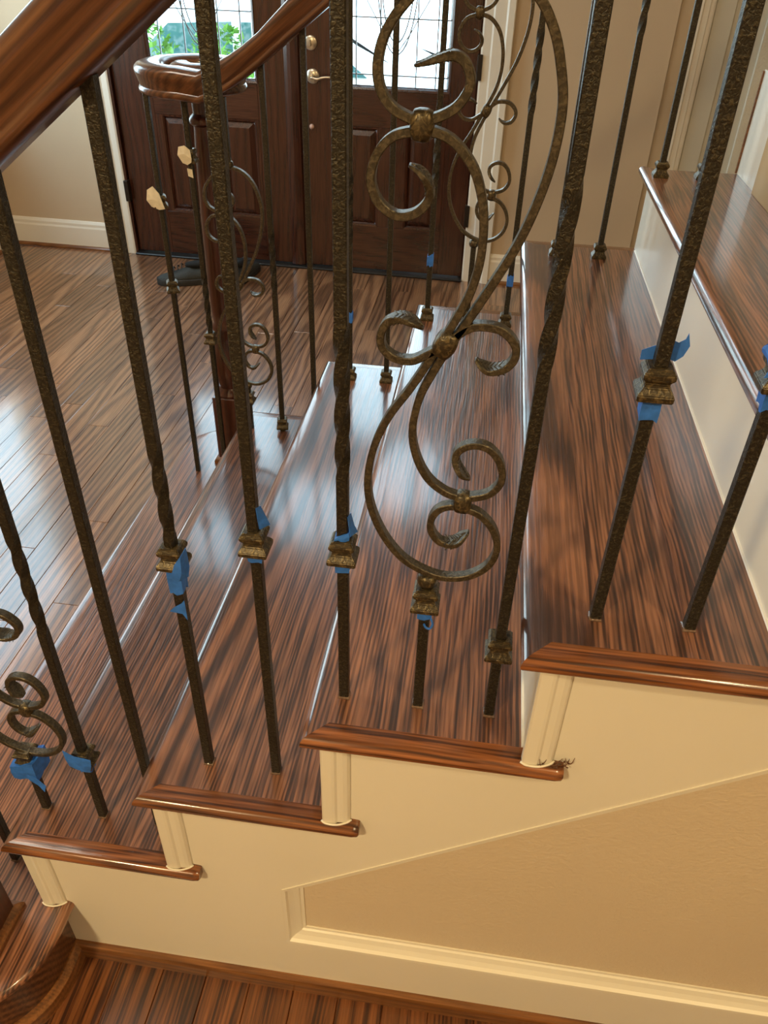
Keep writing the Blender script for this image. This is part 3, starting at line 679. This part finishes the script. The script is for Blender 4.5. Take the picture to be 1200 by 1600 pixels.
def tape(parent, build, mat=BLUE, label='blue painter\'s tape'):
    bm = BM(); build(bm); left = set(bm.verts)
    while left:                                   # each scrap a part of its own
        grp = set(); stack = [left.pop()]
        while stack:
            v = stack.pop(); grp.add(v)
            for e in v.link_edges:
                q = e.other_vert(v)
                if q in left: left.discard(q); stack.append(q)
        nb = BM(); mp = {v: nb.verts.new(v.co) for v in grp}
        for f in bm.faces:
            if f.verts[0] in grp: nb.faces.new([mp[v] for v in f.verts])
        o = link('tape', nb, mat, parent); o['label'] = label
    bm.free(); return o

# ---- scroll work, traced once as a curve in the plane of the balustrade (origin at its middle collar)
PL = [(.0409, -.217), (.0267, -.2324), (.0119, -.2335), (.0012, -.2214), (-.0011, -.2058), (.005, -.1912), (.0175, -.1836), (.0326, -.1843), (.0509, -.1913), (.0664, -.2092), (.0733, -.2342), (.0661, -.2602), (.0462, -.2783), (.0195, -.2843), (-.0064, -.2773), (-.0313, -.2608), (-.0524, -.2313), (-.0666, -.1951), (-.0705, -.1577), (-.0643, -.1173), (-.05, -.0806), (-.0308, -.0488), (-.0165, -.0225), (-.0037, .0022)]
PU = [(.0175, .0225), (.0350, .0560), (.0545, .0966), (.0668, .1339), (.0736, .1684), (.0748, .2026), (.069, .2303), (.0606, .2523), (.0470, .2716), (.0260, .2870), (.0, .2920), (-.0270, .2850), (-.0465, .2663), (-.057, .254), (-.0649, .2394), (-.068, .2223), (-.0652, .2072), (-.0558, .195), (-.0383, .1872), (-.0256, .1878), (-.0085, .1955), (.0006, .2058), (.0036, .2168), (-.0013, .2281), (-.0098, .2324), (-.0193, .2308), (-.0303, .2273), (-.0399, .2244)]
QL = [(.0355, -.1476), (.0254, -.1384), (.0191, -.125), (.0221, -.1131), (.0344, -.1056), (.0506, -.1076), (.0637, -.1222), (.0681, -.1437), (.0594, -.1609), (.044, -.1686), (.0287, -.1705), (.0115, -.166), (-.0077, -.1503), (-.021, -.1241), (-.0263, -.0943), (-.0215, -.0600), (-.0105, -.0310), (.0037, -.0022)]
QU = [(.0085, .0270), (.0190, .0530), (.0246, .0836), (.0234, .1184), (.0148, .1482), (.0013, .1668), (-.0132, .1769), (-.0302, .1793), (-.0532, .1748), (-.067, .1607), (-.072, .1406), (-.0652, .1231), (-.0502, .1131), (-.034, .1157), (-.0232, .1273), (-.0239, .1395), (-.0313, .149), (-.041, .1534)]
CL = [(-.0216, .0134), (-.0308, .0194), (-.0427, .0222), (-.0544, .0175), (-.0601, .0056), (-.0586, -.0077), (-.0474, -.0172), (-.0309, -.019), (-.0161, -.0111), (-.0045, -.003)]
CR = [(.0045, .004), (.0115, .0115), (.0261, .0199), (.0482, .0187), (.0624, .0068), (.0651, -.0057), (.0582, -.018), (.0449, -.0219), (.0344, -.0183), (.0291, -.0129)]
def strap(bm, pts, tip0=True, tip1=True, n=5, y=0.0, th=.0037, wd=.0060):
    P = catmull([(a, 0, b_) for a, b_ in pts], n); N = len(P); R = []
    L = [0.0]
    for k in range(1, N): L.append(L[-1] + (P[k] - P[k - 1]).length)
    for k, p in enumerate(P):
        t = (P[min(k + 1, N - 1)] - P[max(k - 1, 0)]).normalized(); nr = Vector((-t[2], 0, t[0]))
        a, b_ = th, wd
        d = min(L[k] if tip0 else 9, (L[-1] - L[k]) if tip1 else 9)
        if d < .034:
            f = d / .034; a = .0010 + (th - .0010) * f ** .8
            b_ = (.0040 + .0075 * math.sin(min(1, f * 2.2) * PI / 2)) if f < .45 else .0115 - (.0115 - wd) * (f - .45) / .55
        c = min(.0009, a * .4)
        R.append([tuple(p + nr * u + Vector((0, v + y, 0))) for u, v in ((-a, -b_ + c), (-a + c, -b_), (a - c, -b_), (a, -b_ + c), (a, b_ - c), (a - c, b_), (-a + c, b_), (-a, b_ - c))])
    V = rings(bm, R)
    for f in bm.faces: f.smooth = True
    for a, b_ in zip(V, V[1:]):
        for k in range(8):
            e = bm.edges.get((a[k], b_[k]))
            if e: e.smooth = False
def leafveins(bm, pts, flip=False):
    """herringbone ribs on a flattened tip"""
    P = catmull([(a, 0, b_) for a, b_ in pts], 6); acc = 0.0; last = None
    for k in range(1, len(P)):
        acc += (P[k] - P[k - 1]).length
        if acc > .028: break
        if last is not None and acc - last < .0028: continue
        last = acc; t = (P[min(k + 1, len(P) - 1)] - P[k - 1]).normalized(); nr = Vector((-t[2], 0, t[0])); hw = .0095 * min(1, acc / .010)
        for s in (-1, 1):
            for side in (-1, 1):
                h = .0014 + .0020 * min(1, acc / .028)
                tube(bm, [P[k] + nr * side * h, P[min(k + 2, len(P) - 1)] + nr * side * h + Vector((0, s * hw, 0))], .0007, 4)
def knuckle(bm, c, s=1.0, ang=0.0):
    """cast clasp gripping two straps"""
    R = []
    for z, a, b_ in ((-.0125, .0045, .0055), (-.0110, .0080, .0085), (-.0060, .0098, .0100), (0, .0104, .0106), (.0060, .0098, .0100), (.0110, .0080, .0085), (.0125, .0045, .0055)):
        ring = []
        for k in range(16):
            th = 2 * PI * k / 16; e = .55
            u = a * math.copysign(abs(math.cos(th)) ** e, math.cos(th)); v = b_ * math.copysign(abs(math.sin(th)) ** e, math.sin(th))
            x, z_ = u * s, z * s
            ring.append((c[0] + x * math.cos(ang) - z_ * math.sin(ang), v * s, c[1] + x * math.sin(ang) + z_ * math.cos(ang)))
        R.append(ring)
    rings(bm, R)
SC = {}
def scroll_parts(parent, zm):
    """the scroll assembly hung at height zm (its middle collar) on the baluster"""
    if not SC:
        L = []
        for nm, pts, a, b_, y in (('scroll_strap', PL + QU, True, True, 0.0), ('scroll_strap', QL + PU, True, True, 0.0), ('curl', CL, True, False, 0.0), ('curl', CR, False, True, 0.0)):
            bm = BM(); strap(bm, pts, a, b_, 5, y)
            o = link(nm, bm, SCROLL, None); L.append((nm, o.data, SCROLL)); bpy.data.objects.remove(o)
        for pts in (PL, QL, CL, PU[::-1], QU[::-1], CR[::-1]):
            bm = BM(); leafveins(bm, pts); o = link('leaf_ribs', bm, SCROLL, None); L.append(('leaf_ribs', o.data, SCROLL)); bpy.data.objects.remove(o)
        for c, s, ang in (((0, 0), 1.05, -0.45), ((.0310, -.1772), .95, -.08), ((-.0318, .1833), .95, -.05)):
            bm = BM(); knuckle(bm, c, s, ang); o = link('clasp', bm, CAST, None, None, True); L.append(('clasp', o.data, CAST)); bpy.data.objects.remove(o)
        for z in (-.2915, .2985):
            bm = BM(); lathe(bm, [(.004, z - .009), (.0095, z - .0075), (.0118, z - .003), (.0118, z + .003), (.0095, z + .0075), (.004, z + .009)], (0, 0, 0), 20); o = link('end_knob', bm, CAST, None, None, True); L.append(('end_knob', o.data, CAST)); bpy.data.objects.remove(o)
        SC['l'] = L
    for nm, me, m in SC['l']:
        o = bpy.data.objects.new(nm, me); COL.objects.link(o); o.parent = parent; o.location = (0, 0, zm)
        if nm == 'leaf_ribs': o['kind'] = 'stuff'
GRP_N, GRP_F = 'balusters along the near side of the stair', 'balusters along the far side of the stair'
def baluster(x, y, i, kind, label, grp, colz=None, rot=0.0, foot=True, zmoff=.405, zbase=None, ztw=.41):
    z0 = zt(i) if zbase is None else zbase
    t = empty('scroll_baluster' if kind == 'scroll' else 'baluster', (x, y, z0), label, 'baluster', grp)
    nos = 0.75 * x; top = max(railz(x), 0.2955) - z0 + .004
    if kind == 'scroll':
        zm = nos + zmoff - z0
        bm = BM(); bar_mesh(bm, 0.0, zm - .2985 + .004); link('bar', bm, IRON, t)
        bm = BM(); bar_mesh(bm, zm + .2985 - .002, top); link('bar', bm, IRON, t)
        scroll_parts(t, zm)
    else:
        bm = BM(); bar_mesh(bm, 0.0, top, (nos + ztw - .09 - z0, nos + ztw + .08 - z0, 2.0 * PI) if kind == 'twist' else None); link('bar', bm, IRON, t)
    if colz is not None:
        for c in (colz if isinstance(colz, tuple) else (colz,)): collar(t, c - z0, rot)
    if foot:
        bm = BM(); R = []
        for k in range(8): pass
        rnd = random.Random(int(x * 1000) + 77)
        ring = [(-1, -1), (0, -1), (1, -1), (1, 0), (1, 1), (0, 1), (-1, 1), (-1, 0)]
        s1_ = [HB * (1.08 + rnd.uniform(0, .25)) for _ in ring]
        rings(bm, [[(a * s, b_ * s, -.0002) for (a, b_), s in zip(ring, s1_)], [(a * s * .95, b_ * s * .95, .0012) for (a, b_), s in zip(ring, s1_)], [(a * HB * 1.02, b_ * HB * 1.02, .0030) for a, b_ in ring]])
        link('glue_bead', bm, CAULK, t, None, True)
    return t
NB = {}
def cz(c): return c - .0165
NB['E0'] = baluster(-0.824, BY, -4, 'plain', 'plain hammered baluster on the bottom step, at the left edge behind the lowest return nosing', GRP_N)
NB['D0'] = baluster(-0.7180, BY, -3, 'scroll', 'scroll baluster cut by the left edge, blue tape hanging from its collar', GRP_N, cz(-.4271))
NB['D1'] = baluster(-0.6190, BY, -3, 'twist', 'twisted baluster on second step, its low collar wrapped in blue tape', GRP_N, cz(-.4079))
NB['D2'] = baluster(-0.5215, BY, -3, 'plain', 'plain square baluster without collar, passing behind the third tread corner', GRP_N)
NB['C1'] = baluster(-0.4155, BY, -2, 'twist', 'twisted baluster on third step, blue tape scraps trailing below its collar', GRP_N, cz(.0250))
NB['C2'] = baluster(-0.3125, BY, -2, 'plain', 'plain hammered baluster on third step, collar raised to mid height with tape', GRP_N, cz(.0616))
NB['B1'] = baluster(-0.2095, BY, -1, 'twist', 'twisted baluster on fourth step, left of the large scroll baluster', GRP_N, cz(.0630))
NB['B2'] = baluster(-0.1115, BY, -1, 'scroll', 'large bronze scroll baluster in the middle of the picture', GRP_N, cz(.0043))
NB['B3'] = baluster(-0.0185, BY, -1, 'twist', 'twisted baluster on fourth step, collar low and untaped, beside fifth riser', GRP_N, cz(-.0622))
NB['A1'] = baluster(0.0835, BY, 0, 'plain', 'plain baluster on fifth step, raised collar showing blue tape above and below', GRP_N, cz(.3031))
NB['A2'] = baluster(0.1880, BY, 0, 'twist', 'baluster on fifth step leaving the right edge, taped collar at the edge', GRP_N, cz(.3212))
# blue tape, scrap by scrap (local z from the bar foot)
def lz(k, z): return z - NB[k].location.z
def tp(k, build): return tape(NB[k], build)
def t_D0(bm):
    z = lz('D0', -.4436); sleeve(bm, z - .022, z + .012, .0190, .3)
    flap(bm, [[(.004, -.0200, z - .008), (.020, -.021, z - .014), (.034, -.024, z - .026)], [(.006, -.0205, z - .022), (.020, -.0225, z - .030), (.030, -.026, z - .040)]])
tp('D0', t_D0)
def t_D1(bm):
    z = lz('D1', -.4244); sleeve(bm, z - .018, z, .0080); 
    flap(bm, [[(-.020, -.0176, z + .046), (-.004, -.0172, z + .034), (.010, -.0176, z + .033), (.021, -.0172, z + .030)], [(-.018, -.0195, z + .026), (-.004, -.019, z + .022), (.010, -.0205, z + .018), (.020, -.0185, z + .016)], [(-.016, -.0185, z + .010), (-.003, -.0205, z + .006), (.008, -.0195, z + .002), (.016, -.0182, z + .003)]])
tp('D1', t_D1)
def t_C1(bm):
    z = lz('C1', .0085)
    flap(bm, [[(.008, -.0178, z + .014), (.017, -.0180, z + .028), (.0185, -.002, z + .030)], [(.004, -.0182, z + .002), (.016, -.0195, z + .004), (.0205, -.004, z + .004)], [(-.006, -.0145, z - .010), (.010, -.0165, z - .012), (.020, -.010, z - .008)]])
    sleeve(bm, z - .040, z - .002, .0082, -1.2, rag=.004)
    flap(bm, [[(-.0065, -.0082, z - .064), (.004, -.0084, z - .056), (.008, -.0084, z - .050)], [(-.0135, -.0088, z - .072), (.003, -.0086, z - .074), (.008, -.0084, z - .084)]])
tp('C1', t_C1)
def t_C2(bm):
    z = lz('C2', .0451); sleeve(bm, z - .012, z + .001, .0080)
    flap(bm, [[(.0068, -.007, z + .066), (.0090, .004, z + .062)], [(.0080, -.007, z + .048), (.0150, .004, z + .046)], [(.0090, -.006, z + .036), (.0180, .005, z + .036)]])
tp('C2', t_C2)
def t_B1(bm):
    z = lz('B1', .0465); sleeve(bm, z - .013, z + .001, .0080); sleeve(bm, z + .032, z + .039, .0080, .5, rag=.002)
    flap(bm, [[(.0068, -.0075, z + .066), (.0085, .004, z + .064)], [(.0085, -.0078, z + .052), (.0120, .004, z + .048)], [(.0100, -.0085, z + .040), (.0160, .005, z + .038)]])
tp('B1', t_B1)
def t_B2(bm):
    z = lz('B2', -.0122); sleeve(bm, z - .015, z + .001, .0082)
    tube(bm, catmull([(.0075, -.0085, z - .010), (.0105, -.009, z - .020), (.008, -.009, z - .028), (.003, -.009, z - .027), (.0005, -.009, z - .022)], 4), .0014, 6)
tp('B2', t_B2)
def t_A1(bm):
    z = lz('A1', .2866); sleeve(bm, z - .022, z + .001, .0082)
    flap(bm, [[(-.0170, .009, z + .040), (.0075, .009, z + .052), (.0135, .0085, z + .050), (.0185, .008, z + .054), (.0200, .008, z + .060)], [(-.0170, .008, z + .031), (.0070, .008, z + .034), (.0140, .0075, z + .032), (.0200, .007, z + .038), (.0235, .0075, z + .048)]])
tp('A1', t_A1)
def t_A2(bm):
    z = lz('A2', .3047); sleeve(bm, z - .020, z + .001, .0084); sleeve(bm, z + .026, z + .040, .0150, .3, rag=.004)
    flap(bm, [[(-.0160, -.0178, z + .028), (-.008, -.0178, z + .034)], [(-.0185, -.0165, z + .016), (-.010, -.019, z + .020)]])
tp('A2', t_A2)

FB = {}
FB['E1'] = baluster(-0.909, 1.3625, -4, 'plain', 'leftmost far baluster under the handrail scroll, cream tape above a loose silver-lit collar', GRP_F, (-.180, .040), 0.4, False)
FB['E2'] = baluster(-0.822, 1.372, -4, 'twist', 'far twisted baluster just left of the dark newel, cream tape near its top', GRP_F, (-.325, .150), 0, False)
FB['D0'] = baluster(-0.716, FY, -3, 'scroll', 'far scroll baluster beside the newel, half hidden behind a near baluster', GRP_F, -.484, 0, False, .397)
FB['D1'] = baluster(-0.6215, FY, -3, 'twist', 'far twisted baluster in front of the left door leaf, collar just above its foot', GRP_F, -.560, 0.2, False, ztw=.397)
FB['D2'] = baluster(-0.5245, FY, -3, 'plain', 'far plain baluster in front of the door handle, foot hidden by the third tread', GRP_F, None, 0, False)
FB['C1'] = baluster(-0.4215, FY, -2, 'twist', 'far twisted baluster at left of the third tread end, blue tape scrap on it', GRP_F, zt(-2), 0, False, ztw=.397)
FB['C2'] = baluster(-0.3205, FY, -2, 'plain', 'far plain baluster at the right of the third tread end', GRP_F, zt(-2), 0, False)
FB['B1'] = baluster(-0.2185, FY, -1, 'twist', 'far twisted baluster at left of the fourth tread end, blue tape scrap on it', GRP_F, zt(-1), 0, False, ztw=.397)
FB['B2'] = baluster(-0.1150, FY, -1, 'scroll', 'far scroll baluster at the fourth tread end, in front of the door casing', GRP_F, zt(-1), 0, False, .390)
FB['B3'] = baluster(-0.0170, FY, -1, 'twist', 'far twisted baluster at right of the fourth tread end, against the beige wall', GRP_F, zt(-1), 0, False, ztw=.405)
FB['A1'] = baluster(0.0840, FY, 0, 'plain', 'far plain baluster at fifth tread end, mostly behind a thick near baluster', GRP_F, zt(0), 0, False)
FB['A2'] = baluster(0.1850, FY, 0, 'twist', 'far twisted baluster at fifth tread end, clear against the beige wall', GRP_F, zt(0), 0, False, ztw=.41)
FB['F1'] = baluster(0.2860, FY, 1, 'plain', 'far plain baluster at the front corner of the sixth tread', GRP_F, zt(1), 0, False)
FB['F2'] = baluster(0.3790, FY, 1, 'plain', 'far baluster farthest right on sixth tread, half behind a near baluster', GRP_F, zt(1), 0, False)
for k, z in (('C1', -.20), ('B1', -.035), ('B3', -.072)):
    tape(FB[k], lambda bm, k=k, z=z: sleeve(bm, z - FB[k].location.z - .014, z - FB[k].location.z + .012, .0074, .3, rag=.004))
def t_E1(bm):
    z = .056 - FB['E1'].location.z
    flap(bm, [[(-.024, -.019, z + .030), (-.008, -.021, z + .040), (.006, -.019, z + .022)], [(-.028, -.021, z + .006), (-.004, -.024, z + .010), (.012, -.020, z + .002)], [(-.018, -.019, z - .010), (.002, -.021, z - .016), (.016, -.019, z - .014)]], .002)
tape(FB['E1'], t_E1, TAPE_W, 'cream masking tape')
def t_E2(bm):
    z = .166 - FB['E2'].location.z
    flap(bm, [[(-.020, -.019, z + .022), (-.004, -.021, z + .026), (.008, -.019, z + .016)], [(-.024, -.020, z + .004), (-.006, -.023, z + .008), (.010, -.020, z - .004)], [(-.014, -.018, z - .014), (-.002, -.019, z - .018), (.008, -.018, z - .012)]], .002)
    flap(bm, [[(-.008, -.009, z - .028), (.005, -.010, z - .030)], [(-.007, -.009, z - .046), (.006, -.010, z - .050)]], .001)
tape(FB['E2'], t_E2, TAPE_W, 'cream masking tape')

# ------------------------------------------------------------------ shoes by the door
def sneaker(x, y, rz, label):
    t = empty('sneaker', (x, y, FLOOR), label, 'shoe', 'dark sneakers left by the front door'); t.rotation_euler = (0, 0, rz); t.scale = (1.12, 1.12, 1.15)
    def sec(s):  # length 0..1 heel to toe -> half width, centre shift
        hw = .033 + .014 * math.sin(min(1, s * 1.25) * PI * .75) - (.026 * max(0, (s - .82) / .18) ** 2)
        return hw, .006 * math.sin(s * PI)
    def outline(grow, z): 
        pts = []; n = 14
        for k in range(n + 1):
            s = k / n; hw, c = sec(s); pts.append((-.14 + .28 * s, c - hw * grow * (.55 if k in (0, n) else 1), z))
        for k in range(n, -1, -1):
            s = k / n; hw, c = sec(s); pts.append((-.14 + .28 * s, c + hw * grow * (.55 if k in (0, n) else 1), z))
        return pts
    bm = BM(); rings(bm, [outline(.98, 0.0), outline(1.06, .006), outline(1.05, .026), outline(.98, .030)]); sharp(bm, .6); link('sole', bm, SOLE, t, None, True)
    bm = BM(); R = []
    n = 16
    for k in range(n + 1):
        s = k / n; hw, c = sec(s); x_ = -.135 + .27 * s
        top = .098 if s < .12 else (.072 + .02 * (1 - min(1, s / .3)) if s < .42 else .082 - .046 * ((s - .42) / .58) ** .8)
        if s > .95: top *= .75
        ring = []
        for j in range(13):
            a = PI * j / 12; ring.append((x_, c - hw * math.cos(a) * (1.0 if a < .5 or a > 2.6 else .98), .024 + (top - .024) * math.sin(a) ** .8))
        R.append(ring)
    rings(bm, R); link('upper', bm, SHOE, t, None, True)
    bm = BM(); P = [(-.06 + .062 * math.cos(2 * PI * k / 20), .003 + .026 * math.sin(2 * PI * k / 20)) for k in range(20)]
    rings(bm, [[(a, b_, .078 + (.018 if a < -.1 else 0)) for a, b_ in P], [(a * .97 - .002, b_ * .92, .098 + (.008 if a < -.1 else -.006 * (a + .1) / .1)) for a, b_ in P]]); link('collar_lining', bm, LINING, t, None, True)
    for k in range(4):
        bm = BM(); xx = .012 + .019 * k; zz = .083 - .007 * k
        tube(bm, catmull([(xx, -.022, zz - .006), (xx + .004, -.008, zz + .004), (xx + .006, .010, zz + .004), (xx + .004, .026, zz - .006)], 3), .0028, 6); link('lace', bm, SOLE, t, None, True)
sneaker(-1.665, 3.365, PI + .35, 'dark grey sneaker lying sideways to the left of the newel by the door')
sneaker(-1.385, 3.50, PI * .46, 'dark grey sneaker with its toe against the front door, right of the newel')

# ------------------------------------------------------------------ outside, seen through the glass
bm = BM(); box(bm, -14, 12, 3.98, 34, -1.55, -1.40); tag(link('ground', bm, CONC), kind='structure')
def shrub(x, y, r, h, label):
    t = empty('shrub', (x, y, -1.40), label, 'shrub', 'shrubs outside the front door')
    rnd = random.Random(int(x * 100 + y * 10)); bm = BM()
    for k in range(1100):
        a, u, q = rnd.uniform(0, 2 * PI), rnd.uniform(0.05, 1), rnd.uniform(.75, 1.05)
        rr = r * math.sqrt(max(.02, 1 - (u * 2 - 1) ** 2 * .9)) * q; p = Vector((rr * math.cos(a), rr * math.sin(a), h * u))
        d = Vector((rnd.uniform(-1, 1), rnd.uniform(-1, 1), rnd.uniform(-.4, 1))).normalized(); s = d.cross(Vector((.2, .5, .8))).normalized(); L = rnd.uniform(.05, .09)
        v = [bm.verts.new(c) for c in (p, p + d * L * .5 + s * L * .3, p + d * L, p + d * L * .5 - s * L * .3)]; bm.faces.new(v)
    o = link('foliage', bm, LEAF, t, recalc=False); o['kind'] = 'stuff'
    bm = BM(); tube(bm, [(0, 0, 0), (.02, 0, h * .6)], .03, 7); link('stem', bm, plain('bark', (.1, .07, .04), .9), t)
shrub(-3.08, 6.6, .31, 1.34, 'leafy green shrub outside, at left of the left door pane')
shrub(-2.44, 6.65, .31, 1.30, 'leafy green shrub outside, in the middle of the left door pane')
shrub(-1.80, 6.7, .31, 1.24, 'leafy green shrub outside, at right of the left door pane')
car = empty('parked_car', (-2.5, 8.0, -1.40), 'pale parked car outside, blown out in the daylight behind the shrubs', 'car')
bm = BM(); prism(bm, [(-2.1, .22), (-2.15, .55), (-1.95, .78), (-1.15, .88), (-.6, 1.36), (.75, 1.40), (1.45, .95), (2.05, .86), (2.15, .5), (2.1, .22)], 'y', -.85, .85); bmesh.ops.bevel(bm, geom=bm.edges[:], offset=.06, segments=2, affect='EDGES'); link('body', bm, CARP, car, None, True)
for a in ([(-.98, .93), (-.55, 1.28), (.02, 1.31), (.02, .93)], [(.10, .93), (.10, 1.31), (.70, 1.31), (1.22, .93)]):
    bm = BM(); prism(bm, a, 'y', -.862, -.84); link('window', bm, CARG, car)
for x in (-1.35, 1.35):
    bm = BM(); lathe(bm, [(0, -.88), (.20, -.88), (.32, -.87), (.33, -.80), (.33, -.68), (0, -.68)], (x, 0, .33), 24, 'y'); link('wheel', bm, TYRE, car, None, True)
